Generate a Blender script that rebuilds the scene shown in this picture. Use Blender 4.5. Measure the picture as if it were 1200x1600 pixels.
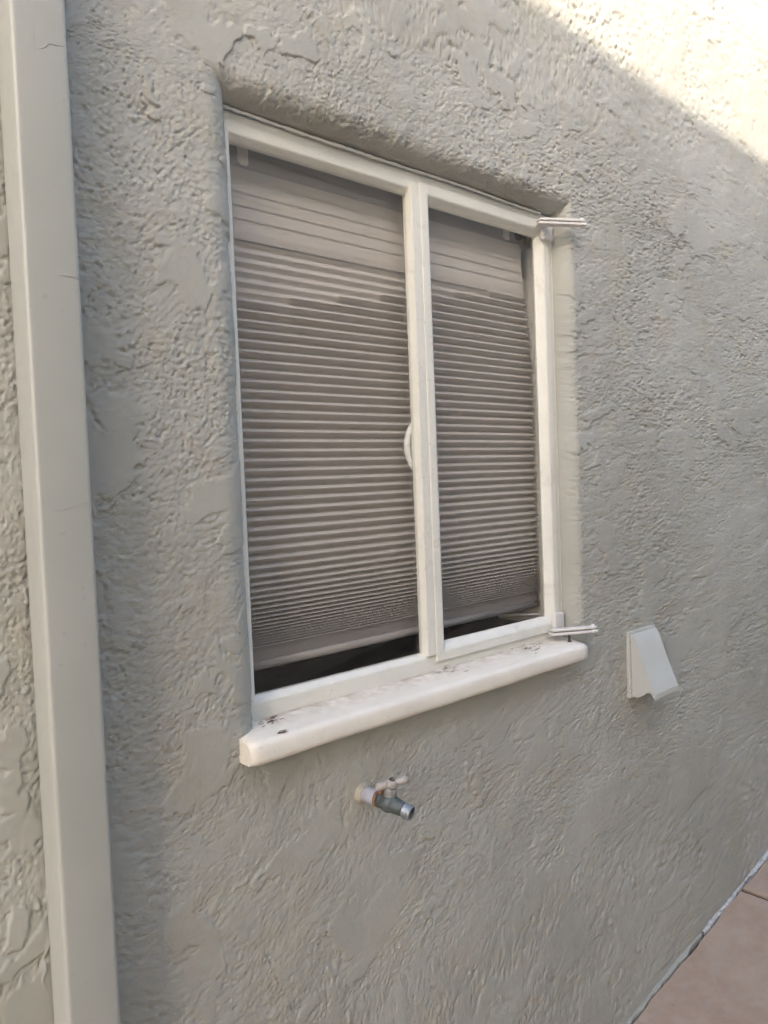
import bpy, bmesh, math, random
import numpy as np
from mathutils import Matrix, Vector

# ------------------------------------------------------------------ scene, camera, light
for o in list(bpy.data.objects):
    bpy.data.objects.remove(o, do_unlink=True)
SC = bpy.context.scene
COL = SC.collection
random.seed(7)

CZ = 1.70            # camera height in the world
DC = 1.15            # camera distance from the wall plane (wall is y = 0, camera at y = -DC)

SC.render.resolution_x = 768
SC.render.resolution_y = 1024
cam_d = bpy.data.cameras.new('camera')
cam = bpy.data.objects.new('camera', cam_d)
COL.objects.link(cam)
cam_d.sensor_fit = 'HORIZONTAL'
cam_d.sensor_width = 36.0
cam_d.lens = 36.0
cam_d.clip_start = 0.02
cam_d.clip_end = 500
RM = Matrix(((0.74301023, 0.0566844, -0.6668753),
             (-0.66811317, 0.00400642, -0.74404888),
             (-0.03950418, 0.99838411, 0.0408484)))
M4 = RM.to_4x4()
M4.translation = Vector((0, -DC, CZ))
cam.matrix_world = M4
SC.camera = cam

SUN_EL = math.radians(30)
SUN_AZ = math.radians(-40)     # from -y towards +x
sdir = Vector((math.sin(SUN_AZ) * math.cos(SUN_EL), -math.cos(SUN_AZ) * math.cos(SUN_EL), math.sin(SUN_EL)))
world = bpy.data.worlds.new('World')
SC.world = world
world.use_nodes = True
wn = world.node_tree
wn.nodes.clear()
sky = wn.nodes.new('ShaderNodeTexSky')
sky.sky_type = 'NISHITA'
sky.sun_disc = False
sky.sun_elevation = SUN_EL
sky.sun_rotation = math.atan2(sdir.x, sdir.y)
sky.air_density = 1.0
sky.dust_density = 3.4
sky.ozone_density = 0.5
bg = wn.nodes.new('ShaderNodeBackground')
bg.inputs['Strength'].default_value = 0.15
wo = wn.nodes.new('ShaderNodeOutputWorld')
wn.links.new(sky.outputs[0], bg.inputs[0])
wn.links.new(bg.outputs[0], wo.inputs[0])
sun_d = bpy.data.lights.new('sun', 'SUN')
sun_d.energy = 2.0
sun_d.angle = math.radians(0.75)
sun_d.color = (0.90, 0.79, 0.66)
sun = bpy.data.objects.new('sun', sun_d)
COL.objects.link(sun)
sun.rotation_euler = sdir.to_track_quat('Z', 'Y').to_euler()
sun.location = sdir * 20

SC.view_settings.view_transform = 'Standard'
SC.view_settings.look = 'None'
SC.view_settings.gamma = 1
SC.view_settings.use_curve_mapping = False
SC.view_settings.exposure = 2.12
SC.cycles.use_adaptive_sampling = True
SC.cycles.adaptive_threshold = 0.02
SC.cycles.use_denoising = True
SC.cycles.denoising_input_passes = 'RGB_ALBEDO'
SC.cycles.max_bounces = 6
SC.cycles.diffuse_bounces = 3
SC.cycles.glossy_bounces = 3
SC.cycles.transparent_max_bounces = 8

# ------------------------------------------------------------------ helpers
def tag(o, label=None, cat=None, group=None, kind=None):
    if label: o['label'] = label
    if cat: o['category'] = cat
    if group: o['group'] = group
    if kind: o['kind'] = kind
    return o

def empty(name, loc=(0, 0, 0)):
    o = bpy.data.objects.new(name, None)
    COL.objects.link(o)
    o.location = loc
    o.empty_display_size = 0.05
    return o

def link(name, me, mat, parent=None):
    o = bpy.data.objects.new(name, me)
    if mat: me.materials.append(mat)
    COL.objects.link(o)
    if parent is not None:
        o.parent = parent
        o.matrix_parent_inverse = Matrix.Translation(-Vector(parent.location)) if parent.parent is None else Matrix.Identity(4)
    return o

def from_bm(name, bm, mat, parent=None, smooth=False, bevel=0, seg=2):
    bmesh.ops.recalc_face_normals(bm, faces=bm.faces)
    me = bpy.data.meshes.new(name)
    bm.to_mesh(me)
    bm.free()
    if smooth:
        me.polygons.foreach_set('use_smooth', [True] * len(me.polygons))
    o = link(name, me, mat, parent)
    if bevel:
        b = o.modifiers.new('bevel', 'BEVEL')
        b.width = bevel
        b.segments = seg
        b.limit_method = 'ANGLE'
        b.angle_limit = math.radians(25)
        b.harden_normals = False
        me.polygons.foreach_set('use_smooth', [True] * len(me.polygons))
        w = o.modifiers.new('wn', 'WEIGHTED_NORMAL')
        w.keep_sharp = True
    return o

def bx(bm, x0, x1, y0, y1, z0, z1):
    vs = [bm.verts.new(p) for p in ((x0, y0, z0), (x1, y0, z0), (x1, y1, z0), (x0, y1, z0),
                                    (x0, y0, z1), (x1, y0, z1), (x1, y1, z1), (x0, y1, z1))]
    for f in ((0, 1, 2, 3), (4, 5, 6, 7), (0, 1, 5, 4), (1, 2, 6, 5), (2, 3, 7, 6), (3, 0, 4, 7)):
        bm.faces.new([vs[i] for i in f])
    return vs

def tube(bm, pts, radii, n=16, cap=True, squash=None):
    """swept tube through pts with a radius per point"""
    pts = [Vector(p) for p in pts]
    rings = []
    up = None
    for i, p in enumerate(pts):
        a = pts[max(i - 1, 0)]
        b = pts[min(i + 1, len(pts) - 1)]
        t = (b - a)
        if t.length < 1e-9:
            t = Vector((0, 0, 1))
        t.normalize()
        if up is None:
            up = Vector((0, 0, 1)) if abs(t.z) < 0.9 else Vector((1, 0, 0))
        s = t.cross(up).normalized()
        up = s.cross(t).normalized()
        r = radii[i] if hasattr(radii, '__len__') else radii
        rs = (r, r) if not squash else (r, r * squash)
        rings.append([bm.verts.new(p + s * math.cos(2 * math.pi * k / n) * rs[0] + up * math.sin(2 * math.pi * k / n) * rs[1]) for k in range(n)])
    for i in range(len(rings) - 1):
        for k in range(n):
            bm.faces.new((rings[i][k], rings[i][(k + 1) % n], rings[i + 1][(k + 1) % n], rings[i + 1][k]))
    if cap:
        bm.faces.new(rings[0])
        bm.faces.new(rings[-1])

def lathe(bm, origin, axis, prof, n=24, cap=True):
    """prof: list of (distance along axis, radius)"""
    axis = Vector(axis).normalized()
    o = Vector(origin)
    ref = Vector((0, 0, 1)) if abs(axis.z) < 0.9 else Vector((1, 0, 0))
    s = axis.cross(ref).normalized()
    u = s.cross(axis).normalized()
    rings = []
    for d, r in prof:
        c = o + axis * d
        rings.append([bm.verts.new(c + (s * math.cos(2 * math.pi * k / n) + u * math.sin(2 * math.pi * k / n)) * max(r, 1e-5)) for k in range(n)])
    for i in range(len(rings) - 1):
        for k in range(n):
            bm.faces.new((rings[i][k], rings[i][(k + 1) % n], rings[i + 1][(k + 1) % n], rings[i + 1][k]))
    if cap:
        bm.faces.new(rings[0])
        bm.faces.new(rings[-1])

def loop_frame(bm, x0, x1, z0, z1, prof):
    """mitred frame: prof = closed list of (inward offset, y)"""
    rings = []
    for off, y in prof:
        rings.append([bm.verts.new(p) for p in ((x0 + off, y, z0 + off), (x1 - off, y, z0 + off), (x1 - off, y, z1 - off), (x0 + off, y, z1 - off))])
    n = len(rings)
    for i in range(n):
        a, b = rings[i], rings[(i + 1) % n]
        for k in range(4):
            bm.faces.new((a[k], a[(k + 1) % 4], b[(k + 1) % 4], b[k]))

def prism(bm, poly, axis, a, b):
    """extrude polygon. axis 'x': poly (y,z); axis 'z': poly (x,y)"""
    def P(q, t):
        return (t, q[0], q[1]) if axis == 'x' else ((q[0], q[1], t) if axis == 'z' else (q[0], t, q[1]))
    A = [bm.verts.new(P(q, a)) for q in poly]
    B = [bm.verts.new(P(q, b)) for q in poly]
    n = len(poly)
    bm.faces.new(A)
    bm.faces.new(B)
    for i in range(n):
        bm.faces.new((A[i], A[(i + 1) % n], B[(i + 1) % n], B[i]))

# ------------------------------------------------------------------ materials
class NT:
    def __init__(self, name):
        self.m = bpy.data.materials.new(name)
        self.m.use_nodes = True
        self.t = self.m.node_tree
        self.b = self.t.nodes['Principled BSDF']
        self.co = self.n('ShaderNodeTexCoord').outputs['Object']
    def n(self, typ, **kw):
        nd = self.t.nodes.new(typ)
        for k, v in kw.items():
            setattr(nd, k, v)
        return nd
    def l(self, a, b):
        self.t.links.new(a, b)
    def noise(self, scale, detail=4, rough=0.55, co=None, dist=0.0):
        nd = self.n('ShaderNodeTexNoise')
        nd.inputs['Scale'].default_value = scale
        nd.inputs['Detail'].default_value = detail
        nd.inputs['Roughness'].default_value = rough
        nd.inputs['Distortion'].default_value = dist
        self.l(co or self.co, nd.inputs['Vector'])
        return nd.outputs['Fac']
    def scaled(self, s):
        nd = self.n('ShaderNodeMapping')
        nd.inputs['Scale'].default_value = s
        self.l(self.co, nd.inputs['Vector'])
        return nd.outputs[0]
    def ramp(self, fac, stops):
        nd = self.n('ShaderNodeValToRGB')
        e = nd.color_ramp.elements
        while len(e) < len(stops):
            e.new(0.5)
        for i, (p, c) in enumerate(stops):
            e[i].position = p
            e[i].color = (c, c, c, 1) if not hasattr(c, '__len__') else (*c, 1)
        self.l(fac, nd.inputs[0])
        return nd.outputs[0]
    def mix(self, fac, a, b):
        nd = self.n('ShaderNodeMix', data_type='RGBA')
        for s, v in ((nd.inputs[0], fac), (nd.inputs[6], a), (nd.inputs[7], b)):
            if hasattr(v, 'is_output'):
                self.l(v, s)
            elif hasattr(v, '__len__'):
                s.default_value = (*v, 1)
            else:
                s.default_value = v
        return nd.outputs[2]
    def math(self, op, a, b):
        nd = self.n('ShaderNodeMath', operation=op)
        for s, v in ((nd.inputs[0], a), (nd.inputs[1], b)):
            if hasattr(v, 'is_output'):
                self.l(v, s)
            else:
                s.default_value = v
        return nd.outputs[0]
    def bump(self, h, strength, dist):
        nd = self.n('ShaderNodeBump')
        nd.inputs['Strength'].default_value = strength
        nd.inputs['Distance'].default_value = dist
        self.l(h, nd.inputs['Height'])
        self.l(nd.outputs[0], self.b.inputs['Normal'])
    def color(self, c):
        s = self.b.inputs['Base Color']
        if hasattr(c, 'is_output'):
            self.l(c, s)
        else:
            s.default_value = (*c, 1)
    def rough(self, r):
        self.b.inputs['Roughness'].default_value = r

def mat_stucco():
    N = NT('painted_stucco')
    at = N.n('ShaderNodeAttribute')
    at.attribute_name = 'paint_tint'
    sep = N.n('ShaderNodeSeparateXYZ')
    N.l(at.outputs['Vector'], sep.inputs[0])
    base = N.mix(sep.outputs[0], (0.367, 0.366, 0.328), (0.415, 0.414, 0.375))
    base = N.mix(sep.outputs[1], base, (0.42, 0.37, 0.25))      # yellowed blotches of old paint
    base = N.mix(sep.outputs[2], base, (0.38, 0.31, 0.25))      # pinkish blotches
    N.color(base)
    N.rough(0.72)
    N.b.inputs['Specular IOR Level'].default_value = 0.35
    return N.m

def mat_paint(name, col, var=0.05, rough=0.45, dirt=None, dirt_scale=30, dirt_amt=0.5, dirt_lo=0.58, dirt_hi=0.75, bump=0.25, bscale=(60, 60, 25)):
    N = NT(name)
    a = tuple(c * (1 - var) for c in col)
    b = tuple(min(c * (1 + var), 0.85) for c in col)
    c = N.mix(N.ramp(N.noise(9, 5, 0.65), [(0.3, 0.0), (0.7, 1.0)]), a, b)
    if dirt:
        d = N.ramp(N.noise(dirt_scale, 7, 0.72, dist=0.6), [(dirt_lo, 0.0), (dirt_hi, 1.0)])
        c = N.mix(N.math('MULTIPLY', d, dirt_amt), c, dirt)
        s = N.ramp(N.noise(dirt_scale * 9, 2, 0.5), [(0.70, 0.0), (0.74, 1.0)])
        c = N.mix(N.math('MULTIPLY', s, dirt_amt * 0.8), c, tuple(q * 0.5 for q in dirt))
    N.color(c)
    N.rough(rough)
    h = N.math('ADD', N.noise(40, 4, 0.6, N.scaled((1, 1, 0.4))), N.math('MULTIPLY', N.noise(180, 2, 0.5), 0.35))
    N.bump(h, bump, 0.002)
    return N.m

MS = mat_stucco()
M_FRAME = mat_paint('cream_frame_paint', (0.725, 0.715, 0.65), dirt=(0.40, 0.31, 0.22), dirt_scale=14, dirt_amt=0.42, rough=0.42)
M_SILL = mat_paint('cream_sill_paint', (0.79, 0.745, 0.66), dirt=(0.45, 0.35, 0.26), dirt_scale=16, dirt_amt=0.22, dirt_lo=0.55, dirt_hi=0.78, rough=0.4)
M_DOWN = mat_paint('downspout_paint', (0.395, 0.398, 0.365), var=0.03, rough=0.4, dirt=(0.40, 0.36, 0.31), dirt_scale=8, dirt_amt=0.22, bump=0.12)
M_VENT = mat_paint('vent_paint', (0.50, 0.50, 0.465), var=0.02, rough=0.42, bump=0.1)
M_HINGE = mat_paint('hinge_paint', (0.68, 0.66, 0.63), rough=0.4, dirt=(0.3, 0.24, 0.18), dirt_amt=0.3, bump=0.4)
M_HANDLE = mat_paint('window_handle_paint', (0.80, 0.80, 0.77), rough=0.35)
M_JAMB = mat_paint('interior_jamb_paint', (0.72, 0.68, 0.62), rough=0.5)
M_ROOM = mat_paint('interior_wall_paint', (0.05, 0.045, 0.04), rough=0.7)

def grime_back(m):
    t = m.node_tree
    bs = t.nodes['Principled BSDF']
    src = bs.inputs['Base Color'].links[0].from_socket
    co = t.nodes.new('ShaderNodeTexCoord')
    sp = t.nodes.new('ShaderNodeSeparateXYZ')
    t.links.new(co.outputs['Object'], sp.inputs[0])
    mr = t.nodes.new('ShaderNodeMapRange')
    mr.inputs['From Min'].default_value = -0.012
    mr.inputs['From Max'].default_value = 0.046
    t.links.new(sp.outputs['Y'], mr.inputs['Value'])
    nz = t.nodes.new('ShaderNodeTexNoise')
    nz.inputs['Scale'].default_value = 38
    nz.inputs['Detail'].default_value = 8
    nz.inputs['Roughness'].default_value = 0.75
    t.links.new(co.outputs['Object'], nz.inputs['Vector'])
    rp = t.nodes.new('ShaderNodeValToRGB')
    rp.color_ramp.elements[0].position = 0.40
    rp.color_ramp.elements[1].position = 0.68
    t.links.new(nz.outputs['Fac'], rp.inputs[0])
    mu = t.nodes.new('ShaderNodeMath')
    mu.operation = 'MULTIPLY'
    t.links.new(rp.outputs[0], mu.inputs[0])
    t.links.new(mr.outputs[0], mu.inputs[1])
    mx = t.nodes.new('ShaderNodeMix')
    mx.data_type = 'RGBA'
    t.links.new(mu.outputs[0], mx.inputs[0])
    t.links.new(src, mx.inputs[6])
    mx.inputs[7].default_value = (0.36, 0.26, 0.19, 1)
    t.links.new(mx.outputs[2], bs.inputs['Base Color'])
grime_back(M_SILL)

def mat_fabric():
    N = NT('pleated_shade_fabric')
    w = N.noise(900, 2, 0.5, N.scaled((1, 1, 1)))
    c = N.mix(w, (0.44, 0.40, 0.365), (0.57, 0.525, 0.485))
    c = N.mix(N.math('MULTIPLY', N.ramp(N.noise(6, 4, 0.6), [(0.3, 0.0), (0.7, 1.0)]), 0.25), c, (0.45, 0.39, 0.345))
    N.color(c)
    N.rough(0.85)
    N.b.inputs['Specular IOR Level'].default_value = 0.15
    N.bump(w, 0.3, 0.0006)
    return N.m
M_FAB = mat_fabric()
M_RAIL = mat_paint('shade_rail', (0.22, 0.20, 0.195), rough=0.45, bump=0.05)
M_HEAD = mat_paint('shade_headrail', (0.30, 0.275, 0.265), rough=0.6, bump=0.05)

def mat_glass():
    N = NT('window_glass')
    t = N.t
    out = t.nodes['Material Output']
    t.nodes.remove(N.b)
    tr = N.n('ShaderNodeBsdfTransparent')
    tr.inputs[0].default_value = (0.96, 0.965, 0.955, 1)
    gl = N.n('ShaderNodeBsdfGlossy')
    gl.inputs['Roughness'].default_value = 0.015
    gl.inputs[0].default_value = (1, 1, 1, 1)
    lw = N.n('ShaderNodeLayerWeight')
    lw.inputs[0].default_value = 0.5
    fac = N.math('MINIMUM', N.math('ADD', N.math('MULTIPLY', N.math('POWER', lw.outputs['Facing'], 5.0), 0.93), 0.062), 1.0)
    bp = N.n('ShaderNodeBump')
    bp.inputs['Strength'].default_value = 0.05
    bp.inputs['Distance'].default_value = 0.002
    N.l(N.noise(5, 2, 0.5), bp.inputs['Height'])
    N.l(bp.outputs[0], gl.inputs['Normal'])
    m1 = N.n('ShaderNodeMixShader')
    N.l(fac, m1.inputs[0]); N.l(tr.outputs[0], m1.inputs[1]); N.l(gl.outputs[0], m1.inputs[2])
    # thin film of dust, with a few specks
    df = N.n('ShaderNodeBsdfDiffuse')
    df.inputs[0].default_value = (0.6, 0.56, 0.5, 1)
    d1 = N.ramp(N.noise(16, 6, 0.65), [(0.35, 0.005), (0.8, 0.032)])
    d2 = N.ramp(N.noise(330, 1, 0.5), [(0.79, 0.0), (0.83, 0.22)])
    m2 = N.n('ShaderNodeMixShader')
    N.l(N.math('ADD', d1, d2), m2.inputs[0]); N.l(m1.outputs[0], m2.inputs[1]); N.l(df.outputs[0], m2.inputs[2])
    N.l(m2.outputs[0], out.inputs[0])
    return N.m
M_GLASS = mat_glass()

def mat_simple(name, col, rough=0.6, metal=0.0, var=0.15, scale=40, bump=0.2, dist=0.001):
    N = NT(name)
    n = N.noise(scale, 5, 0.65)
    N.color(N.mix(N.ramp(n, [(0.3, 0.0), (0.7, 1.0)]), tuple(c * (1 - var) for c in col), tuple(c * (1 + var) for c in col)))
    N.rough(rough)
    N.b.inputs['Metallic'].default_value = metal
    N.bump(N.noise(scale * 4, 4, 0.6), bump, dist)
    return N.m

def mat_slab():
    N = NT('pink_concrete_paving')
    a = N.ramp(N.noise(7, 6, 0.65), [(0.3, 0.0), (0.7, 1.0)])
    c = N.mix(a, (0.36, 0.255, 0.185), (0.46, 0.355, 0.275))
    c = N.mix(N.math('MULTIPLY', N.ramp(N.noise(22, 5, 0.7), [(0.5, 0.0), (0.75, 1.0)]), 0.6), c, (0.41, 0.36, 0.325))
    c = N.mix(N.math('MULTIPLY', N.ramp(N.noise(75, 8, 0.75), [(0.60, 0.0), (0.72, 1.0)]), 0.55), c, (0.16, 0.125, 0.105))
    c = N.mix(N.math('MULTIPLY', N.ramp(N.noise(160, 2, 0.5, N.scaled((1, 1.1, 1))), [(0.74, 0.0), (0.78, 1.0)]), 0.5), c, (0.5, 0.46, 0.43))
    N.color(c)
    N.rough(0.8)
    N.bump(N.math('ADD', N.noise(25, 5, 0.6), N.math('MULTIPLY', N.noise(220, 3, 0.6), 0.4)), 0.9, 0.004)
    return N.m
M_SLAB = mat_slab()

# ------------------------------------------------------------------ numpy noise for the stucco relief
def perlin(x, y, seed):
    rng = np.random.RandomState(seed)
    perm = rng.permutation(512).astype(np.int32)
    ang = (rng.rand(512) * 2 * np.pi).astype(np.float32)
    gx, gy = np.cos(ang), np.sin(ang)
    xi = np.floor(x).astype(np.int32)
    yi = np.floor(y).astype(np.int32)
    xf = (x - xi).astype(np.float32)
    yf = (y - yi).astype(np.float32)
    u = xf * xf * xf * (xf * (xf * 6 - 15) + 10)
    v = yf * yf * yf * (yf * (yf * 6 - 15) + 10)
    px0 = perm[xi & 511]
    px1 = perm[(xi + 1) & 511]
    def g(p, dy, fx, fy):
        i = perm[(p + yi + dy) & 511]
        return gx[i] * fx + gy[i] * fy
    a = g(px0, 0, xf, yf)
    b = g(px1, 0, xf - 1, yf)
    c = g(px0, 1, xf, yf - 1)
    d = g(px1, 1, xf - 1, yf - 1)
    ab = a + u * (b - a)
    cd = c + u * (d - c)
    return (ab + v * (cd - ab)) * 1.5

def sstep(a, b, x):
    t = np.clip((x - a) / (b - a), 0, 1)
    return t * t * (3 - 2 * t)

def stucco_height(u, v):
    """height in metres of the trowelled stucco at wall coordinates (u along, v up, v=0 at the eye)"""
    u0 = u
    u = np.where(u < 0.9, u, 0.9 + np.log1p(0.55 * np.maximum(u - 0.9, 0)) / 0.55)   # longer strokes away along the wall
    wu = u + 0.020 * perlin(u * 9, v * 9, 1) + 0.005 * perlin(u * 45, v * 45, 2)
    wv = v + 0.020 * perlin(u * 9, v * 9, 3) + 0.005 * perlin(u * 45, v * 45, 4)
    # rough dash with strokes that change direction from place to place
    w = [np.maximum(perlin(u * 4.0, v * 4.0, 20 + i) + c, 0.02) ** 2 for i, c in enumerate((0.65, 0.3, 0.3))]
    tot = w[0] + w[1] + w[2]
    rough = 0
    for i, a in enumerate((0.08, -0.6, 0.75)):
        ca, sa = math.cos(a), math.sin(a)
        p = wu * ca + wv * sa
        q = -wu * sa + wv * ca
        n1 = perlin(p * 78, q * 150, 30 + i)
        n2 = perlin(p * 150, q * 235, 40 + i)
        n = 0.42 * n1 + 0.50 * n2 + 0.35 * (0.5 - np.abs(perlin(p * 52, q * 90, 45 + i)) * 2)
        rough = rough + w[i] / tot * n
    low = perlin(wu * 9, wv * 8, 60) + 0.6 * perlin(wu * 22, wv * 19, 61) + 0.35 * perlin(wu * 50, wv * 46, 62)
    lowdown = sstep(0.2, -1.0, v)                       # smoother trowelling lower down
    amp = 0.0014 * (0.85 + 0.5 * perlin(u * 3.3, v * 3.3, 63)) * (1.0 - 0.15 * lowdown)
    h = amp * rough + 0.0016 * low
    top = 0.0014 - 0.0005 * lowdown + 0.0006 * perlin(u * 6, v * 6, 64)
    # knocked-down plateaus: clip softly
    k = 0.00025
    d = np.clip(0.5 + 0.5 * (top - h) / k, 0, 1)
    h = h * d + top * (1 - d) - k * d * (1 - d)
    mask = d
    # smeared trowel patches, flat with crisp edges
    a = 0.62
    p = wu * math.cos(a) + wv * math.sin(a)
    q = -wu * math.sin(a) + wv * math.cos(a)
    m = perlin(p * 4.6, q * 7.5, 70) + 0.5 * perlin(p * 15, q * 22, 71) + 0.22 * perlin(wu * 60, wv * 60, 72)
    m2 = perlin(wu * 7.5, wv * 5.0, 75) + 0.5 * perlin(wu * 22, wv * 16, 76) + 0.22 * perlin(wu * 66, wv * 66, 77)
    th = 0.45 - 0.13 * lowdown
    ew = 0.04 + 0.07 * lowdown
    e1 = sstep(th, th + ew, m)
    e2 = sstep(th + 0.03, th + 0.03 + ew, m2)
    flat = top + 0.0003 + 0.0006 * perlin(u * 14, v * 14, 78)
    h = h + (flat - h) * e1 * 0.95
    h = h + (flat + 0.0004 - h) * e2 * 0.95
    mask = mask * (1 - e1) * (1 - e2)
    # long raised trowel ridges, mostly upright, in the lower half
    r1 = perlin(wu * 11 + 0.35 * v * 9, wv * 2.4, 80)
    ridge = np.exp(-(r1 / 0.016) ** 2) * sstep(0.05, 0.35, perlin(u * 6, v * 4, 81)) * lowdown
    h = h + 0.0018 * ridge
    u = u0
    fine = h * (0.25 + 0.75 * mask)
    # broad undulation
    h = h + 0.0026 * perlin(u * 3.1, v * 3.1, 90) + 0.0012 * perlin(u * 8, v * 8, 91)
    return h, mask, fine

# ------------------------------------------------------------------ the stucco wall
OX0, OX1, OZ0, OZ1 = 0.7255, 1.694, -0.470, 0.668      # opening at frame depth (z from the eye)
RL, RR, RT, RB = 0.060, 0.030, 0.046, 0.010
DEP = 0.052

def build_wall():
    def seg(a, b, f):
        out = [a]
        while out[-1] < b:
            out.append(out[-1] + f(out[-1]))
        n = max(len(out) - 1, 1)
        out = np.array(out)
        return a + (out - a) * (b - a) / (out[-1] - a)
    fx = lambda x: min(max(0.62 * (x * x + 1.3225) / (1.15 * 768), 0.0016), 0.0048)
    fz = lambda z: 0.0023 if -1.02 <= z < 0.90 else 0.0048
    xs = [np.array([-5, -3.5, -2.5, -1.6, -1.0, -0.6, -0.35, -0.15, 0.0, 0.1, 0.15, 0.18]), seg(0.2, OX0 - RL, fx)[:-1], seg(OX0 - RL, OX0, lambda x: 0.0014)[:-1],
          seg(OX0, OX1, lambda x: 0.004)[:-1], seg(OX1, OX1 + RR, lambda x: 0.0012)[:-1], seg(OX1 + RR, 3.9, fx), np.array([3.95, 4.1, 4.4, 5, 6, 8, 11])]
    # the opening columns carry the wall above and below: keep them fine
    xs[3] = seg(OX0, OX1, fx)[:-1]
    xs = np.concatenate(xs)
    zs = [np.array([-2.2, -1.95, -1.8]), seg(-1.72, -1.08, fz)[:-1], seg(-1.08, OZ0 - RB, fz)[:-1], seg(OZ0 - RB, OZ0, lambda z: 0.0025)[:-1],
          seg(OZ0, OZ1, fz)[:-1], seg(OZ1, OZ1 + RT, lambda z: 0.0013)[:-1], seg(OZ1 + RT, 0.95, fz)[:-1], seg(0.95, 2.05, fz), np.array([2.1, 2.25, 2.6])]
    zs = np.concatenate(zs)
    nx, nz = len(xs), len(zs)
    U, V = np.meshgrid(xs, zs)          # rows: z
    tl = np.clip((OX0 - U) / RL, 0, None); tr = np.clip((U - OX1) / RR, 0, None)
    tb = np.clip((OZ0 - V) / RB, 0, None); tt = np.clip((V - OZ1) / RT, 0, None)
    tx = np.maximum(tl, tr); tz = np.maximum(tb, tt)
    rx = np.where(tl > 0, RL, RR); sx = np.where(tl > 0, -1.0, 1.0); ex = np.where(tl > 0, OX0, OX1)
    rz = np.where(tb > 0, RB, RT); sz = np.where(tb > 0, -1.0, 1.0); ez = np.where(tb > 0, OZ0, OZ1)
    t = np.maximum(tx, tz)
    a = lambda q: 1 - np.cos(np.clip(q, 0, 1) * np.pi / 2)
    X = U.copy(); Z = V.copy(); Y = np.zeros_like(U)
    ins = (t < 1)
    Y[ins] = DEP * (1 - np.sin(t[ins] * np.pi / 2))
    at = a(t)
    tsafe = np.maximum(t, 1e-6)
    mx = ins & (tx > 0); X[mx] = (ex + sx * rx * at * (tx / tsafe))[mx]
    mz = ins & (tz > 0); Z[mz] = (ez + sz * rz * at * (tz / tsafe))[mz]
    # smooth normals of the base surface
    Pm = np.stack([X, Y, Z], -1)
    du = np.gradient(Pm, axis=1); dv = np.gradient(Pm, axis=0)
    N = np.cross(du, dv)                 # points to -y
    L = np.linalg.norm(N, axis=-1, keepdims=True)
    flat = np.zeros_like(N); flat[..., 1] = -1
    N = np.where(L > 1e-12, N / np.maximum(L, 1e-12), flat)
    N[N[..., 1] > 0.2] *= -1
    H, RMASK, FINE = stucco_height(U.astype(np.float32), V.astype(np.float32))
    H = H.astype(np.float64)
    # relief calms down inside the reveals and where the mesh is coarse
    k = np.ones_like(U)
    right = (tr > 0) & (tr < 1.3) & (tz < 1)
    k = np.where(right, 0.30 + 0.70 * sstep(0.05, 0.7, tr), k)
    topm = (tt > 0) & (tt < 1) & (tx < 1)
    k = np.where(topm, 0.25 + 1.0 * sstep(0.25, 0.7, tt), k)
    k = np.where(ins, k * sstep(0.0, 0.25, t), k)
    coarse = (U < 0.19) | (U > 3.92) | (V > 2.06) | (V < -1.73)
    k = np.where(coarse, 0.0, k)
    # a thicker, lumpier arris round the head
    bump = np.exp(-((tt - 0.85) / 0.35) ** 2) * (tx < 0.5) * (tt > 0)
    H = H * k + bump * 0.0022 * (perlin((U * 24).astype(np.float32), (V * 24).astype(np.float32), 97) + 0.25)
    rng = np.random.RandomState(5)
    def blur(a, sx, sz):
        for _ in range(sx):
            a = (np.roll(a, 1, 1) + 2 * a + np.roll(a, -1, 1)) / 4
        for _ in range(sz):
            a = (np.roll(a, 1, 0) + 2 * a + np.roll(a, -1, 0)) / 4
        return a / a.std()
    raw = lambda: rng.normal(0, 1, U.shape).astype(np.float32)
    relu = lambda a: np.maximum(a, 0)
    fu, fv = U.astype(np.float32), V.astype(np.float32)
    dens = perlin(fu * 11, fv * 11, 120) + 0.7 * perlin(fu * 30, fv * 30, 121)
    g1 = blur(raw(), 2, 1)            # sand grains
    g2 = blur(raw(), 3, 1)            # short drag marks
    g3 = blur(raw(), 7, 5)
    step = np.clip(np.sqrt(np.gradient(xs)[None, :] * np.gradient(zs)[:, None]), 0, 0.0042)
    grit = 0.20 * g1 + 0.45 * np.minimum(relu(g1 - 0.8), 1.6) - 1.05 * np.minimum(relu(g2 - 0.72 + 0.6 * dens), 1.5) + 0.30 * np.minimum(relu(g3 - 0.6), 1.2)
    calm = 1.0 - 0.45 * sstep(0.1, 0.75, perlin(fu * 3.1, fv * 3.7, 130) + 0.5) - 0.25 * sstep(1.7, 2.6, U)
    grit = 0.82 * grit * step * (0.05 + 0.95 * RMASK) * calm
    H = H + grit * np.maximum(k, 0.25 * (k > 0))
    Pm = Pm + N * H[..., None]
    Pm[..., 2] -= 0.55 * (FINE * k) * (t >= 0.6)            # lumps sag a little: steep lower edges
    Pm[..., 2] += CZ
    idx = np.arange(nx * nz).reshape(nz, nx)
    q = np.stack([idx[:-1, :-1], idx[:-1, 1:], idx[1:, 1:], idx[1:, :-1]], -1)
    cu = (xs[:-1] + xs[1:]) / 2; cv = (zs[:-1] + zs[1:]) / 2
    CU, CV = np.meshgrid(cu, cv)
    keep = ~((CU > OX0) & (CU < OX1) & (CV > OZ0) & (CV < OZ1))
    q = q[keep]
    me = bpy.data.meshes.new('stucco_wall')
    me.vertices.add(nx * nz)
    me.vertices.foreach_set('co', Pm.reshape(-1).astype(np.float32))
    me.loops.add(q.size)
    me.loops.foreach_set('vertex_index', q.reshape(-1).astype(np.int32))
    me.polygons.add(len(q))
    me.polygons.foreach_set('loop_start', np.arange(0, q.size, 4, dtype=np.int32))
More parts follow.
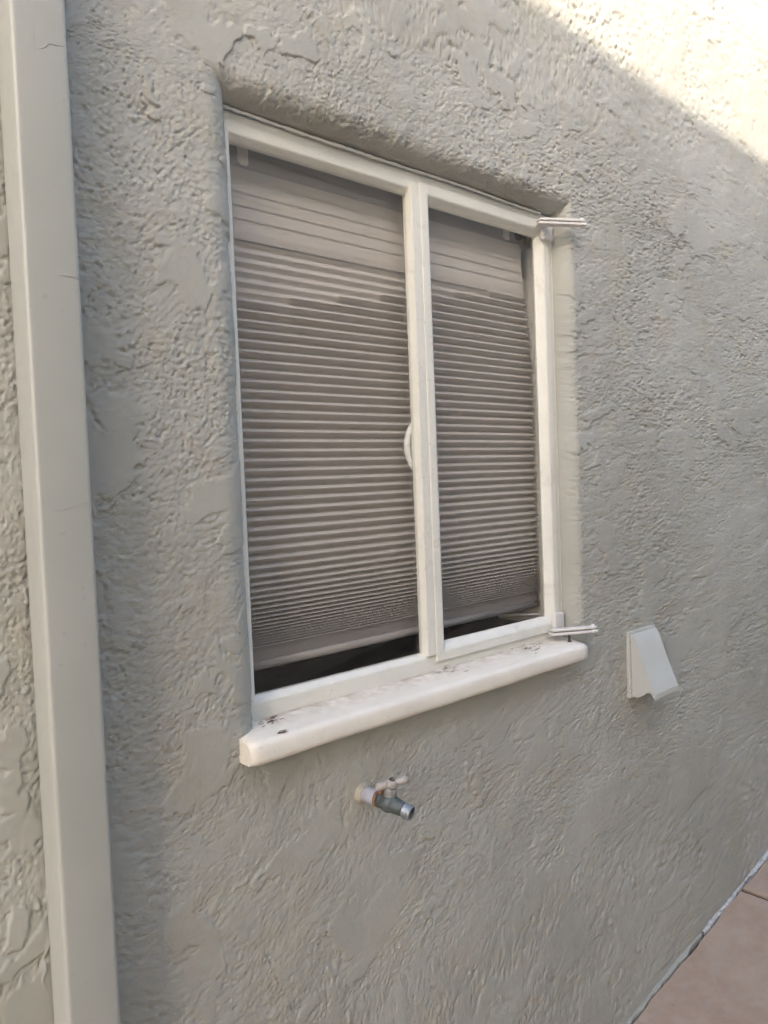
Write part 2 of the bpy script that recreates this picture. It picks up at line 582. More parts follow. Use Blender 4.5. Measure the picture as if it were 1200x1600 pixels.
    me.polygons.foreach_set('use_smooth', np.ones(len(q), dtype=bool))
    me.update()
    f32 = np.float32
    u_, v_ = U.astype(f32), V.astype(f32)
    t1 = np.clip(0.5 + 0.9 * (perlin(u_ * 2.2, v_ * 2.2, 101) + 0.5 * perlin(u_ * 5.5, v_ * 5.5, 102) + 0.3 * perlin(u_ * 14, v_ * 14, 103)), 0, 1)
    t2 = 0.16 * sstep(0.25, 0.75, perlin(u_ * 6, v_ * 6, 104) + 0.6 * perlin(u_ * 17, v_ * 17, 105) + 0.4 * perlin(u_ * 60, v_ * 60, 106))
    t3 = 0.14 * sstep(0.25, 0.75, perlin(u_ * 8, v_ * 8, 107) + 0.6 * perlin(u_ * 20, v_ * 20, 108) + 0.4 * perlin(u_ * 60, v_ * 60, 109))
    tint = np.stack([t1, t2, t3], -1)
    ta = me.attributes.new('paint_tint', 'FLOAT_VECTOR', 'POINT')
    ta.data.foreach_set('vector', tint.reshape(-1).astype(f32))
    o = link('stucco_wall', me, MS)
    tag(o, 'grey green painted stucco house wall with rough trowelled texture around the window', 'wall')
    print('wall verts', nx, nz, 'faces', len(q))
    return o
build_wall()

# ------------------------------------------------------------------ ground and paving
def zg(x):
    xx = min(max(x, -1.5), 7.0)
    return CZ - 1.556 + 0.145 * (xx - 1.866)

M_SOIL = mat_simple('packed_soil', (0.14, 0.11, 0.085), 0.9, scale=12, bump=0.6, dist=0.01)
bm = bmesh.new()
gx = [-80, -1.5, 0, 1.5, 3, 4.5, 7, 80]
gy = [-80, -3, 0.0, 0.25]
gv = [[bm.verts.new((x, y, zg(x) - 0.07)) for y in gy] for x in gx]
for i in range(len(gx) - 1):
    for j in range(len(gy) - 1):
        bm.faces.new((gv[i][j], gv[i + 1][j], gv[i + 1][j + 1], gv[i][j + 1]))
tag(from_bm('ground', bm, M_SOIL), kind='structure')

bm = bmesh.new()
M_BED = mat_simple('paving_bed', (0.10, 0.065, 0.048), 0.95, scale=60, bump=0.8, dist=0.004)
bv = [[bm.verts.new((x, y, zg(x) - 0.012)) for y in (-2.9, -0.004)] for x in (-1.5, 7.0)]
bm.faces.new((bv[0][0], bv[1][0], bv[1][1], bv[0][1]))
pav = from_bm('pavement', bm, M_BED)
tag(pav, kind='structure')

def slab(x0, x1, y0, y1, wallside):
    bm = bmesh.new()
    n = 36
    top = []
    rim = []
    for i in range(n + 1):
        x = x0 + (x1 - x0) * i / n
        j = 0.0
        if wallside:
            j = 0.003 * math.sin(x * 13.1) + 0.0015 * math.sin(x * 41 + 1) + random.uniform(-0.0012, 0.0012)
        rim.append(bm.verts.new((x, y1 + j, zg(x))))
        top.append(bm.verts.new((x, y0, zg(x))))
    for i in range(n):
        bm.faces.new((top[i], top[i + 1], rim[i + 1], rim[i]))
    g = bmesh.ops.extrude_face_region(bm, geom=list(bm.faces))
    for v in [e for e in g['geom'] if isinstance(e, bmesh.types.BMVert)]:
        v.co.z -= 0.05
    return from_bm('paving_slab', bm, M_SLAB, pav, bevel=0.004)
jx = 2.600
for row, (y0, y1) in enumerate(((-0.93, -0.013), (-1.88, -0.945), (-2.83, -1.895))):
    for k in range(-4, 5):
        a = jx + k * 0.93 + 0.0095
        b = jx + (k + 1) * 0.93 - 0.0095
        if a < 6.4 and b > -1.4:
            slab(max(a, -1.45), b, y0, y1, row == 0)

# crumbling filler strip between wall and paving
def filler(x0, x1, name, mat, hgt, wid, seed, label):
    rnd = random.Random(seed)
    bm = bmesh.new()
    n = int((x1 - x0) / 0.006)
    rings = []
    w = 0.5
    for i in range(n + 1):
        x = x0 + (x1 - x0) * i / n
        w += rnd.uniform(-0.3, 0.3)
        w = min(max(w, 0.05), 1)
        e = min(1, i / 4, (n - i) / 4)
        ww = wid * (0.25 + 0.9 * w) * (0.3 + 0.7 * e)
        hh = hgt * (0.5 + 0.6 * rnd.random()) * (0.3 + 0.7 * e)
        z = zg(x)
        rings.append([bm.verts.new(p) for p in ((x, 0.006, z - 0.03), (x, 0.006, z + hh * 1.5), (x, -0.004 - ww * 0.25, z + hh * 1.1 + rnd.uniform(-.001, .001)),
                                               (x, -0.004 - ww * 0.7, z + hh * 0.75 + rnd.uniform(-.0015, .0015)), (x, -0.004 - ww, z + 0.002), (x, -0.004 - ww, z - 0.03))])
    for i in range(n):
        for k in range(5):
            bm.faces.new((rings[i][k], rings[i][k + 1], rings[i + 1][k + 1], rings[i + 1][k]))
    o = from_bm(name, bm, mat)
    tag(o, label, 'mortar')
M_WFILL = mat_simple('white_mortar', (0.50, 0.50, 0.50), 0.9, var=0.45, scale=90, bump=0.8, dist=0.003)
filler(2.33, 3.30, 'mortar_strip', M_WFILL, 0.0045, 0.009, 5, 'crumbling white mortar strip where the wall meets the pink paving')
filler(1.2, 2.325, 'stucco_skirt', MS, 0.0045, 0.008, 9, 'cracked grey stucco edge along the wall foot beside the paving')

# ------------------------------------------------------------------ window
def wz(z): return CZ + z
win = empty('casement_window', (1.2, 0.05, wz(-0.43)))
tag(win, 'cream painted casement window set in the stucco wall above the garden tap', 'window')

bm = bmesh.new()
F0, F1 = 0.701, 1.696
loop_frame(bm, F0, F1, wz(-0.433), wz(0.664), [(0, 0.072), (0, 0.047), (0.036, 0.047), (0.0395, 0.050), (0.0465, 0.060), (0.0465, 0.072)])
from_bm('frame', bm, M_FRAME, win, bevel=0.0022)

bm = bmesh.new()     # fixed mullion
prism(bm, [(1.183, wz(-0.392)), (1.2090, wz(-0.392)), (1.2090, wz(0.640)), (1.183, wz(0.640))], 'y', 0.0425, 0.070)
from_bm('mullion', bm, M_FRAME, win, bevel=0.0012)

bm = bmesh.new()     # opening sash, slightly proud
SX0, SX1, SZ0, SZ1 = 1.2093, 1.674, -0.409, 0.645
loop_frame(bm, SX0, SX1, wz(SZ0), wz(SZ1), [(0, 0.0465), (0, 0.0410), (0.022, 0.0410), (0.026, 0.0435), (0.040, 0.0585), (0.040, 0.064), (0.030, 0.074), (0.0135, 0.074), (0.0135, 0.0465)])
sash = from_bm('sash', bm, M_FRAME, win, bevel=0.0025)

def pane(x0, x1, z0, z1, y, parent):
    bm = bmesh.new()
    vs = [bm.verts.new(p) for p in ((x0, y, z0), (x1, y, z0), (x1, y, z1), (x0, y, z1))]
    bm.faces.new(vs)
    return from_bm('pane', bm, M_GLASS, parent)
pane(0.735, 1.1845, wz(-0.395), wz(0.624), 0.0610, win)
pane(SX0 + 0.035, SX1 - 0.035, wz(SZ0 + 0.035), wz(SZ1 - 0.035), 0.0600, win)

# painted caulk bead along the head
bm = bmesh.new()
pts = []; rad = []
rnd = random.Random(3)
for i in range(90):
    x = 0.722 + (1.640 - 0.722) * i / 89
    pts.append((x, 0.040 + 0.0012 * math.sin(x * 17), wz(0.6635 + 0.0015 * math.sin(x * 11) + rnd.uniform(-.0006, .0006))))
    rad.append(0.0030 + rnd.uniform(-.0007, .0007))
tube(bm, pts, rad, 8)
from_bm('head_bead', bm, M_FRAME, win, smooth=True)

# sill
def build_sill():
    bm = bmesh.new()
    x0, x1 = 0.674, 1.6805
    prof = [(0.06, -0.478), (-0.033, -0.478), (-0.0385, -0.4745), (-0.0400, -0.468), (-0.0390, -0.447), (-0.0365, -0.4405), (-0.0310, -0.4365), (-0.02, -0.4350), (0.0, -0.4318), (0.03, -0.4275), (0.06, -0.4265)]
    rnd = random.Random(11)
    n = 60
    rings = []
    for i in range(n + 1):
        x = x0 + (x1 - x0) * i / n
        e = min(i, n - i)
        sh = 0.004 if e == 0 else 0.0
        dz = 0.0006 * math.sin(x * 9.0) + 0.0004 * math.sin(x * 31)
        ring = []
        for (y, z) in prof:
            yy = y + (sh if y < 0 else 0) + rnd.uniform(-.0004, .0004)
            zz = z + dz * (0.5 if z > -0.45 else 1.0) + (-sh * 0.7 if z > -0.445 else (sh * 0.5 if z < -0.47 else 0))
            ring.append(bm.verts.new((x, yy, wz(zz))))
        rings.append(ring)
    m = len(prof)
    for i in range(n):
        for k in range(m):
            bm.faces.new((rings[i][k], rings[i][(k + 1) % m], rings[i + 1][(k + 1) % m], rings[i + 1][k]))
    bm.faces.new(rings[0]); bm.faces.new(rings[-1])
    o = from_bm('sill', bm, M_SILL, win, smooth=True)
    o.data.polygons.foreach_set('use_smooth', [len(p.vertices) == 4 for p in o.data.polygons])
    return o
build_sill()

# extension hinges on the opening sash
def hinge(z, up):
    bm = bmesh.new()
    A = Vector((1.612, 0.030)); B = Vector((1.722, -0.034))
    d = (B - A).normalized(); nrm = Vector((-d.y, d.x))
    def plate(z0, z1, a, b, w0, w1):
        poly = []
        pa = A + d * a; pb = A + d * b
        poly += [pa - nrm * w0, pb - nrm * w1, pb + d * 0.006 - nrm * w1 * 0.5, pb + d * 0.006 + nrm * w1 * 0.5, pb + nrm * w1, pa + nrm * w0]
        prism(bm, [tuple(p) for p in poly], 'z', wz(z0), wz(z1))
    L = (B - A).length
    plate(z + 0.0035, z + 0.0095, 0.004, L - 0.004, 0.010, 0.008)
    plate(z - 0.0065, z - 0.0005, 0.0, L, 0.013, 0.009)
    h = from_bm('hinge', bm, M_HINGE, win, bevel=0.0016)
    bm = bmesh.new()       # shoe screwed round the sash corner
    if up:
        bx(bm, 1.640, 1.681, 0.032, 0.0455, wz(z - 0.036), wz(z + 0.010))
    else:
        bx(bm, 1.640, 1.681, 0.032, 0.0455, wz(z - 0.004), wz(z + 0.044))
    from_bm('hinge_shoe', bm, M_HINGE, h, bevel=0.004)
    bm = bmesh.new()       # pin
    lathe(bm, (B.x - 0.006, B.y + 0.004, wz(z - 0.010)), (0, 0, 1), [(0, 0.003), (0.001, 0.005), (0.0225, 0.005), (0.024, 0.003)], 12)
    from_bm('pin', bm, M_HINGE, h, smooth=True)
    return h
hinge(0.632, True)
hb = hinge(-0.407, False)
bm = bmesh.new()
lathe(bm, (1.650, -0.002, wz(-0.4330)), (0, 0, 1), [(0, 0.006), (0.002, 0.006), (0.004, 0.003), (0.018, 0.003)], 12)
from_bm('hinge_screw', bm, mat_simple('rusty_screw', (0.06, 0.045, 0.035), 0.6, 0.4), hb, smooth=True)

# handle behind the glass, on the inside of the sash
bm = bmesh.new()
pts = []
for i in range(17):
    s = i / 16
    zz = 0.128 - 0.108 * s
    bow = math.sin(math.pi * (s * 0.92 + 0.02)) ** 0.8
    pts.append((1.200 - 0.026 * bow, 0.074 + 0.002 * bow, wz(zz)))
tube(bm, pts, [0.0050 + 0.002 * math.sin(math.pi * i / 16) for i in range(17)], 12)
hd = from_bm('handle', bm, M_HANDLE, win, smooth=True)
bm = bmesh.new()
bx(bm, 1.186, 1.204, 0.0705, 0.082, wz(0.03), wz(0.12))
from_bm('handle_plate', bm, M_HANDLE, hd, bevel=0.003)

# stay bar inside, at the foot of the sash
bm = bmesh.new()
tube(bm, [(1.655, 0.100, wz(-0.372)), (1.60, 0.16, wz(-0.372)), (1.56, 0.205, wz(-0.372))], 0.006, 8, squash=0.5)
from_bm('stay_bar', bm, M_HANDLE, win, smooth=True)

# ------------------------------------------------------------------ the room behind
bm = bmesh.new()
jx0, jx1, jz0, jz1 = 0.715, 1.735, -0.405, 0.655
lin = [((jx0, jz0), (jx1, jz0)), ((jx1, jz0), (jx1, jz1)), ((jx1, jz1), (jx0, jz1)), ((jx0, jz1), (jx0, jz0))]
for (a, b) in lin[1:]:
    vs = [bm.verts.new(p) for p in ((a[0], 0.073, wz(a[1])), (b[0], 0.073, wz(b[1])), (b[0], 0.27, wz(b[1])), (a[0], 0.27, wz(a[1])))]
    bm.faces.new(vs)
lo = from_bm('window_lining', bm, M_JAMB)
tag(lo, kind='structure')
bm = bmesh.new()
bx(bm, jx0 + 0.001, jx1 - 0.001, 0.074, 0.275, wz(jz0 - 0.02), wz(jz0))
tag(from_bm('window_stool', bm, mat_simple('darkened_stool_board', (0.035, 0.028, 0.022), 0.5, scale=20)), kind='structure')  # lower lining board, its colour darkened for the unlit gap under the blind
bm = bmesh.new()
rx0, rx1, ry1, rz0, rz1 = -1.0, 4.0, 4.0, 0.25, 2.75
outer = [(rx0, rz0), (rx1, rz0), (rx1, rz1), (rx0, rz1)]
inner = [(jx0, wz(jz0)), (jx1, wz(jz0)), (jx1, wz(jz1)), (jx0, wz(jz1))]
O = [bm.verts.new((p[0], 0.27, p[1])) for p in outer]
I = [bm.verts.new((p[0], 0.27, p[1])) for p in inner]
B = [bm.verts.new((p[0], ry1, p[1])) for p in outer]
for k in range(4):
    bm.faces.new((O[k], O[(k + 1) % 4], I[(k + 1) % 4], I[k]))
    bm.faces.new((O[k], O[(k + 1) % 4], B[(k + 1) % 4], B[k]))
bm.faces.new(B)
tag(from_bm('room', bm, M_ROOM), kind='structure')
# sheathing between frame and lining so that no light leaks round the frame
bm = bmesh.new()
loop_frame(bm, 0.60, 1.80, wz(-0.56), wz(0.76), [(0, 0.075), (0, 0.26), (0.115, 0.26), (0.115, 0.097), (0.10, 0.075)])
tag(from_bm('wall_core', bm, M_JAMB), kind='structure')

# ------------------------------------------------------------------ pleated shade
sh = empty('pleated_shade', (1.2, 0.14, wz(0.62)))
tag(sh, 'taupe pleated cellular shade hanging behind the window glass, nearly lowered', 'shade')
PX0, PX1, PY = 0.722, 1.664, 0.1125

def fabric(rows, nx=120, wob=0.0):
    """rows: list of (z, yfun(x))"""
    bm = bmesh.new()
    g = []
    for (z, yf) in rows:
        r = []
        for i in range(nx + 1):
            xr = PX1 - 0.030 * max(0.0, min(1.0, (z - 0.30) / 0.27)) + 0.0015 * math.sin(z * 90)
            x = PX0 + (xr - PX0) * i / nx
            r.append(bm.verts.new((x, yf(x), wz(z + wob * math.sin(x * 5.3 + z * 3)))))
        g.append(r)
    for a in range(len(g) - 1):
        for i in range(nx):
            bm.faces.new((g[a][i], g[a][i + 1], g[a + 1][i + 1], g[a + 1][i]))
    return bm

# stretched upper folds, in front
rows = []
z = 0.597
while z > 0.475:
    rows.append((z, lambda x: PY - 0.0085))
    rows.append((z - 0.0215, lambda x: PY - 0.0107))
    z -= 0.0248
rows.append((0.4640, lambda x: PY - 0.0085))
rows.append((0.4620, lambda x: PY - 0.0075))
o = from_bm('upper_fold', fabric(rows, 8), M_FAB, sh)
# pleats
zb = lambda x: 0.347 + (x - 0.771) * 0.155
rows = []
z = 0.47
k = 0
while z > -0.310:
    pitch = 0.0188
    if z < -0.12:
        pitch = 0.0188 - 0.0135 * min(1, (-0.12 - z) / 0.165)
    dep = 0.0145
    zc = z - pitch / 2
    def ridge(x, zc=zc, dep=dep):
        full = 1.0 if zc < zb(x) else 0.40
        return PY - dep * full
    rows.append((z, lambda x: PY))
    rows.append((z - pitch * 0.53, ridge))
    z -= pitch
    k += 1
rows.append((z, lambda x: PY))
zlast = z
from_bm('pleats', fabric(rows, 160, 0.0006), M_FAB, sh)
# bottom band and rail
bm = bmesh.new()
bx(bm, PX0, PX1, PY - 0.008, PY + 0.006, wz(-0.3370), wz(zlast + 0.0015))
from_bm('bottom_band', bm, M_RAIL, sh, bevel=0.002)
bm = bmesh.new()
tube(bm, [(PX0 - 0.001, PY - 0.004, wz(-0.3450)), (PX1 + 0.001, PY - 0.004, wz(-0.3450))], 0.0095, 16)
from_bm('bottom_rail', bm, mat_paint('shade_bottom_rail', (0.31, 0.285, 0.275), rough=0.4, bump=0.05), sh, smooth=True)
bm = bmesh.new()
bx(bm, PX0, PX1, PY - 0.012, PY + 0.03, wz(0.5965), wz(0.648))
hr = from_bm('headrail', bm, M_HEAD, sh, bevel=0.003)
for cxp in (0.80, 1.575):
    bm = bmesh.new()
    bx(bm, cxp - 0.012, cxp + 0.012, PY - 0.0135, PY - 0.0125, wz(0.604), wz(0.640))
    bx(bm, cxp - 0.008, cxp + 0.008, PY - 0.016, PY - 0.0130, wz(0.600), wz(0.610))
    from_bm('bracket', bm, M_JAMB, hr, bevel=0.002)
bm = bmesh.new()
lathe(bm, (1.615, PY - 0.012, wz(0.615)), (0.2, -1, 0.1), [(0, 0.009), (0.004, 0.013), (0.012, 0.013), (0.016, 0.009)], 14)
from_bm('clutch_knob', bm, mat_simple('dark_plastic', (0.05, 0.045, 0.042), 0.5), hr, smooth=True)

# ------------------------------------------------------------------ downspout
ds = empty('downspout', (0.381, -0.037, 0.0))
tag(ds, 'rectangular grey painted metal downspout running down the wall left of the window', 'downspout')
def build_downspout():
    x0, x1, y0, y1, r = 0.3435, 0.4175, -0.072, -0.006, 0.0065
    poly = []
    for (cx, cy, a0) in ((x0 + r, y0 + r, 180), (x1 - r, y0 + r, 270), (x1 - r, y1 - r, 0), (x0 + r, y1 - r, 90)):
        for k in range(6):
            a = math.radians(a0 + 90 * k / 5)
            poly.append((cx + r * math.cos(a), cy + r * math.sin(a)))
    bm = bmesh.new()
    rings = []
    rnd = random.Random(21)
    zz = np.linspace(zg(0.38) + 0.02, CZ + 2.55, 120)
    for z in zz:
        dx = 0.0006 * math.sin(z * 3.1) + rnd.uniform(-.00012, .00012)
        dy = 0.0008 * math.sin(z * 2.3 + 1)
        rings.append([bm.verts.new((p[0] + dx, p[1] + dy, z)) for p in poly])
    n = len(poly)
    for i in range(len(rings) - 1):
        for k in range(n):
            bm.faces.new((rings[i][k], rings[i][(k + 1) % n], rings[i + 1][(k + 1) % n], rings[i + 1][k]))
    from_bm('pipe', bm, M_DOWN, ds, smooth=True)
    # wrinkles and runs in the paint
    def wr(pts, r):
        bm = bmesh.new()
        P = [(p[0], -0.0718 + 0.0008 * math.sin(wz(p[1]) * 2.3 + 1), wz(p[1])) for p in pts]
        rr = [r * (0.3 + 0.7 * math.sin(math.pi * (i + 0.3) / (len(P) - 0.4))) for i in range(len(P))]
        tube(bm, P, rr, 6, squash=0.6)
        from_bm('paint_run', bm, M_DOWN, ds, smooth=True)
    wr([(0.376, .596), (0.385, .600), (0.391, .608), (0.400, .609), (0.411, .610)], 0.0011)
    wr([(0.372, .618), (0.372, .611), (0.3725, .605)], 0.0008)
    wr([(0.393, .538), (0.388, .532), (0.385, .523), (0.381, .514)], 0.0007)
    wr([(0.385, .297), (0.395, .2985), (0.408, .2975), (0.4165, .2975)], 0.0010)
    wr([(0.358, -.0225), (0.372, -.0235), (0.386, -.019), (0.398, -.0155), (0.4165, -.013)], 0.0009)
    wr([(0.357, -.128), (0.378, -.124), (0.396, -.119), (0.4165, -.1165)], 0.0007)
    wr([(0.362, -.612), (0.374, -.602), (0.382, -.596), (0.378, -.612), (0.366, -.63)], 0.0007)
build_downspout()

# ------------------------------------------------------------------ garden tap
M_NIP = mat_simple('lilac_grey_paint', (0.40, 0.40, 0.44), 0.5, var=0.12, scale=60, bump=0.4)
M_COPPER = mat_simple('rusty_copper_thread', (0.27, 0.14, 0.085), 0.7, 0.1, var=0.4, scale=120)
M_BRASS = mat_simple('weathered_grey_brass', (0.095, 0.112, 0.11), 0.55, 0.3, var=0.35, scale=60, bump=0.5)
M_TAPH = mat_simple('tap_handle_paint', (0.36, 0.33, 0.305), 0.5, 0.0, var=0.12, scale=50)
M_BON = mat_simple('grey_bonnet', (0.24, 0.23, 0.22), 0.5, 0.2, var=0.25, scale=60)
M_ZINC = mat_simple('worn_thread_metal', (0.42, 0.45, 0.48), 0.35, 0.8, var=0.3, scale=100)
M_DARK = mat_simple('opening_shade_black', (0.015, 0.015, 0.015), 0.8)  # flat black put in for the shade inside openings
M_COLLAR = mat_simple('yellowed_caulk', (0.40, 0.365, 0.295), 0.7, var=0.25, scale=50, bump=0.5)
TX, TZ = 0.944, wz(-0.611)
tap = empty('garden_tap', (TX, 0, TZ))
tag(tap, 'old brass garden tap with painted cross handle sticking out below the window sill', 'tap')
ax = Vector((0.10, -1, -0.02)).normalized()
o0 = Vector((TX, 0, TZ))
bm = bmesh.new()
lathe(bm, o0 + ax * -0.01, ax, [(0, 0.030), (0.006, 0.026), (0.010, 0.021), (0.016, 0.0178), (0.021, 0.0158)], 20)
from_bm('caulk_collar', bm, M_COLLAR, tap, smooth=True)
bm = bmesh.new()
lathe(bm, o0 + ax * -0.01, ax, [(0, 0.0155), (0.051, 0.0152), (0.053, 0.0145)], 24)
from_bm('supply_pipe', bm, M_NIP, tap, smooth=True)
bm = bmesh.new()
lathe(bm, o0 + ax * 0.040, ax, [(0, 0.0150), (0.0012, 0.0162), (0.0022, 0.0150), (0.0034, 0.0160), (0.0046, 0.0145), (0.006, 0.0140)], 24)
from_bm('thread_ring', bm, M_COPPER, tap, smooth=True)
bm = bmesh.new()
q = o0 + ax * 0.052 + Vector((0, 0, 0.0165))
bx(bm, q.x - 0.006, q.x + 0.006, q.y - 0.006, q.y + 0.006, q.z - 0.004, q.z + 0.0025)
from_bm('copper_tag', bm, M_COPPER, tap, bevel=0.001)
# body: hexagon shoulder, then bulb, then spout bending down and out
bm = bmesh.new()
lathe(bm, o0 + ax * 0.045, ax, [(0, 0.0130), (0.001, 0.0155), (0.012, 0.0155), (0.0135, 0.0135)], 6)
c = o0 + ax * 0.070
lathe(bm, o0 + ax * 0.055, ax, [(0, 0.012), (0.004, 0.0150), (0.010, 0.0182), (0.017, 0.0192), (0.024, 0.0175), (0.030, 0.0130), (0.034, 0.006)], 22)
sp = Vector((0.28, -0.92, -0.24)).normalized()
tube(bm, [c, c + sp * 0.014, c + sp * 0.026, c + sp * 0.036], [0.0165, 0.0155, 0.0140, 0.0125], 20)
body = from_bm('tap_body', bm, M_BRASS, tap, smooth=True)
bm = bmesh.new()
pr = [(0.0, 0.0125)]
for i in range(5):
    pr += [(0.001 + i * 0.0032, 0.0148), (0.0022 + i * 0.0032, 0.0148), (0.0030 + i * 0.0032, 0.0136)]
pr += [(0.0172, 0.0140), (0.0172, 0.0108), (0.004, 0.0105), (0.004, 0.0001)]
lathe(bm, c + sp * 0.034, sp, pr, 26, cap=False)
hose = from_bm('hose_outlet', bm, M_ZINC, tap, smooth=False)
bm = bmesh.new()
lathe(bm, c + sp * 0.0395, sp, [(0, 0.0001), (0, 0.0104)], 22, cap=False)
from_bm('outlet_bore', bm, M_DARK, hose)
# bonnet and stem rise towards the upper right
up = Vector((0.10, -0.18, 1.0)).normalized()
bm = bmesh.new()
lathe(bm, c + up * 0.008, up, [(0, 0.0125), (0.006, 0.0130), (0.010, 0.0118), (0.011, 0.0125), (0.0185, 0.0125), (0.021, 0.010), (0.024, 0.007)], 8)
lathe(bm, c + up * 0.030, up, [(0, 0.0055), (0.010, 0.0055)], 12)
from_bm('bonnet', bm, M_BON, tap, smooth=False, bevel=0.001)
hc = c + up * 0.0385
hx = Vector((0.70, -0.60, 0.20)).normalized()
bm = bmesh.new()
L = [-0.032, -0.030, -0.025, -0.019, -0.012, -0.007, 0.0, 0.007, 0.012, 0.019, 0.025, 0.030, 0.032]
Rr = [0.0030, 0.0066, 0.0084, 0.0076, 0.0062, 0.0072, 0.0080, 0.0072, 0.0062, 0.0076, 0.0084, 0.0066, 0.0030]
tube(bm, [hc + hx * l for l in L], Rr, 14)
lathe(bm, hc - up * 0.007, up, [(0, 0.010), (0.003, 0.0122), (0.011, 0.0122), (0.0138, 0.0098)], 20)
hnd = from_bm('cross_handle', bm, M_TAPH, tap, smooth=True)
bm = bmesh.new()
lathe(bm, hc + up * 0.006, up, [(0, 0.0062), (0.0025, 0.0062), (0.0032, 0.0055), (0.0032, 0.0030), (0.0022, 0.0028), (0.0022, 0.0001)], 16, cap=False)
from_bm('handle_screw', bm, mat_simple('brown_screw', (0.14, 0.10, 0.075), 0.45, 0.6), hnd, smooth=False)

# ------------------------------------------------------------------ vent hood
vh = empty('vent_hood', (2.0, 0, wz(-0.545)))
tag(vh, 'small painted metal vent hood on the stucco wall right of the window sill', 'vent')
def build_vent():
    x0, x1, z0, z1 = 1.925, 2.072, -0.640, -0.452
    bm = bmesh.new()
    bx(bm, x0, x1, -0.009, 0.004, wz(z0), wz(z1))
    from_bm('base_plate', bm, M_VENT, vh, bevel=0.002)
    bm = bmesh.new()
    lathe(bm, ((x0 + x1) / 2, -0.0092, wz(-0.565)), (0, -1, 0), [(0, 0.05), (0.002, 0.05), (0.002, 0.0001)], 28, cap=False)
    from_bm('duct_shade_disc', bm, M_DARK, vh)  # dark disc added as painted shade beneath the hood
    # folded hood: sloping front, two cheeks, open underside
    bm = bmesh.new()
    th = 0.0016
    a0, a1 = x0 + 0.008, x1 - 0.004
    yb, yf = -0.0095, -0.078
    zt, zb_ = z1 - 0.008, z0 + 0.004
    zf = zb_ + 0.012
    nseg = 8
    # front sheet
    rows = []
    prof = [(yb, zt), (yb - 0.006, zt - 0.003), (yb - 0.016, zt - 0.024), (yb + (yf - yb) * 0.6, zt + (zf - zt) * 0.58), (yf, zf + 0.004), (yf - 0.001, zf - 0.010)]
    for (y, z) in prof:
        rows.append([bm.verts.new((a0 + (a1 - a0) * i / nseg, y, wz(z + (0.003 * math.sin(math.pi * i / nseg) if y < -0.077 else 0)))) for i in range(nseg + 1)])
    for r in range(len(rows) - 1):
        for i in range(nseg):
            bm.faces.new((rows[r][i], rows[r][i + 1], rows[r + 1][i + 1], rows[r + 1][i]))
    # cheeks, lower edge swept up towards the front
    low = [(yf + 0.010, zf + 0.008), (yf + 0.022, zf + 0.008), (yf + 0.036, zf - 0.003), (yb - 0.018, zb_ + 0.001), (yb, zb_)]
    for side in (0, nseg):
        x = a0 if side == 0 else a1
        vs = [rows[r][side] for r in range(len(rows))]
        vs += [bm.verts.new((x, y, wz(z))) for (y, z) in low]
        bm.faces.new(vs)
    bmesh.ops.triangulate(bm, faces=[f for f in bm.faces if len(f.verts) > 4])
    o = from_bm('hood', bm, M_VENT, vh)
    s = o.modifiers.new('solid', 'SOLIDIFY')
    s.thickness = th
    s.offset = -1
build_vent()

# ------------------------------------------------------------------ debris on the sill
M_TWIG = mat_simple('dead_leaf', (0.15, 0.095, 0.075), 0.9, var=0.4, scale=90)
def debris(cx, cy, n, spread, seed, label):
    rnd = random.Random(seed)
    bm = bmesh.new()
    for i in range(n):
        a = rnd.uniform(0, 6.28)
        r = spread * rnd.random() ** 1.3
        x = cx + 1.6 * r * math.cos(a); y = cy + r * math.sin(a)
        zt = -0.4318 - (0.0 - y) * 0.14 if y < 0 else -0.4318 + y * 0.143
        if y < -0.031: zt -= (-0.031 - y) * 1.0
        d = rnd.uniform(-0.5, 0.5)
        l = rnd.uniform(0.004, 0.014)
        p = [(x, y, wz(zt + 0.0008))]
        for s in range(3):
            d += rnd.uniform(-0.8, 0.8)
            q = p[-1]
            p.append((q[0] + l * 0.5 * math.cos(d), q[1] + l * 0.25 * math.sin(d), wz(zt + rnd.uniform(0.0006, 0.003))))
        w = rnd.uniform(0.0003, 0.0008)
        tube(bm, p, [w * 0.5, w, w, w * 0.3], 5)
    o = from_bm('leaf_litter', bm, M_TWIG, None, smooth=True)
    tag(o, label, 'debris', kind='stuff')
debris(0.752, 0.022, 22, 0.020, 1, 'dry leaf crumbs in the left inner corner of the sill')
debris(0.737, -0.027, 12, 0.008, 2, 'shrivelled dark leaf scrap on the left front edge of the sill')
debris(1.22, 0.024, 16, 0.030, 3, 'brown crumbs on the sill below the mullion')
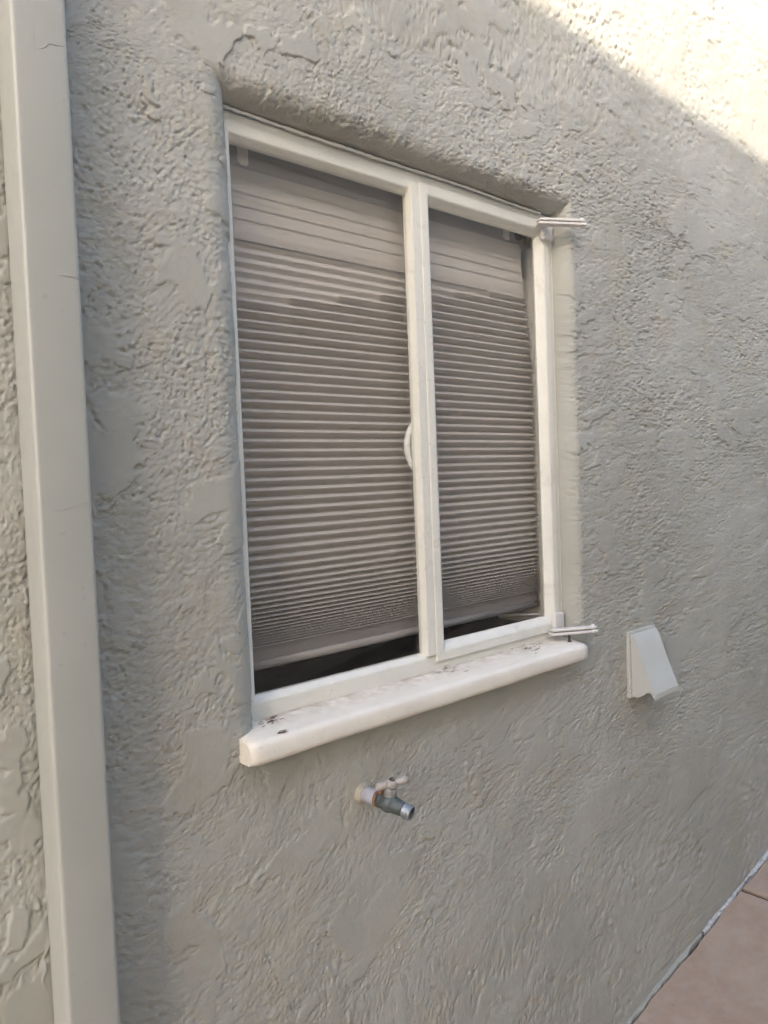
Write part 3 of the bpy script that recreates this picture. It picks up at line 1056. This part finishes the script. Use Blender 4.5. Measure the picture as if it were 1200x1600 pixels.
debris(1.50, 0.020, 22, 0.040, 4, 'fine brown crumbs on the sill under the opening sash')

# ------------------------------------------------------------------ neighbouring house across the side yard
M_SIDING = mat_paint('neighbour_siding', (0.60, 0.56, 0.49), rough=0.6, bump=0.15)
M_SOFFIT = mat_paint('neighbour_soffit', (0.34, 0.31, 0.29), rough=0.7)
M_ROOF = mat_simple('roof_shingle', (0.10, 0.09, 0.085), 0.9, scale=30, bump=0.8, dist=0.01)
def build_neighbour():
    D = 2.6
    psi = math.atan(0.052)
    px = 1.549 + D * math.tan(SUN_AZ)
    ez = wz(1.137) + D * math.tan(SUN_EL) / math.cos(SUN_AZ)
    nb = empty('neighbour_house', (px, -D, 0))
    tag(nb, 'neighbouring house with beige lap siding and overhanging eave across the side yard', 'house')
    x0, x1 = -4.0 - px, 9.0 - px
    def put(name, bm, mat):
        for v in bm.verts:
            v.co = Matrix.Rotation(-psi, 3, 'Z') @ v.co
            v.co += Vector((px, -D, 0))
        return from_bm(name, bm, mat, nb)
    bm = bmesh.new()
    bx(bm, x0 + 0.3, x1 - 0.3, -6.0, -0.47, -0.4, ez + 0.02)
    put('wall', bm, M_SIDING)
    k = 0
    z = 0.9
    while z < ez - 0.1:
        bm = bmesh.new()
        prism(bm, [(-0.468, z), (-0.440, z), (-0.456, z + 0.158), (-0.468, z + 0.158)], 'x', x0 + 0.28, x1 - 0.28)
        put('siding_board', bm, M_SIDING)
        z += 0.152
    bm = bmesh.new()
    bx(bm, x0, x1, -0.52, -0.012, ez - 0.020, ez - 0.001)
    put('soffit', bm, M_SOFFIT)
    bm = bmesh.new()
    bx(bm, x0, x1, -0.010, 0.0, ez - 0.16, ez)
    put('fascia', bm, M_SIDING)
    bm = bmesh.new()
    prism(bm, [(0.0, ez + 0.001), (0.0, ez + 0.012), (-3.2, ez + 0.98), (-6.5, ez + 0.012), (-6.5, ez + 0.001)], 'x', x0 - 0.1, x1 + 0.1)
    put('roof', bm, M_ROOF)
build_neighbour()
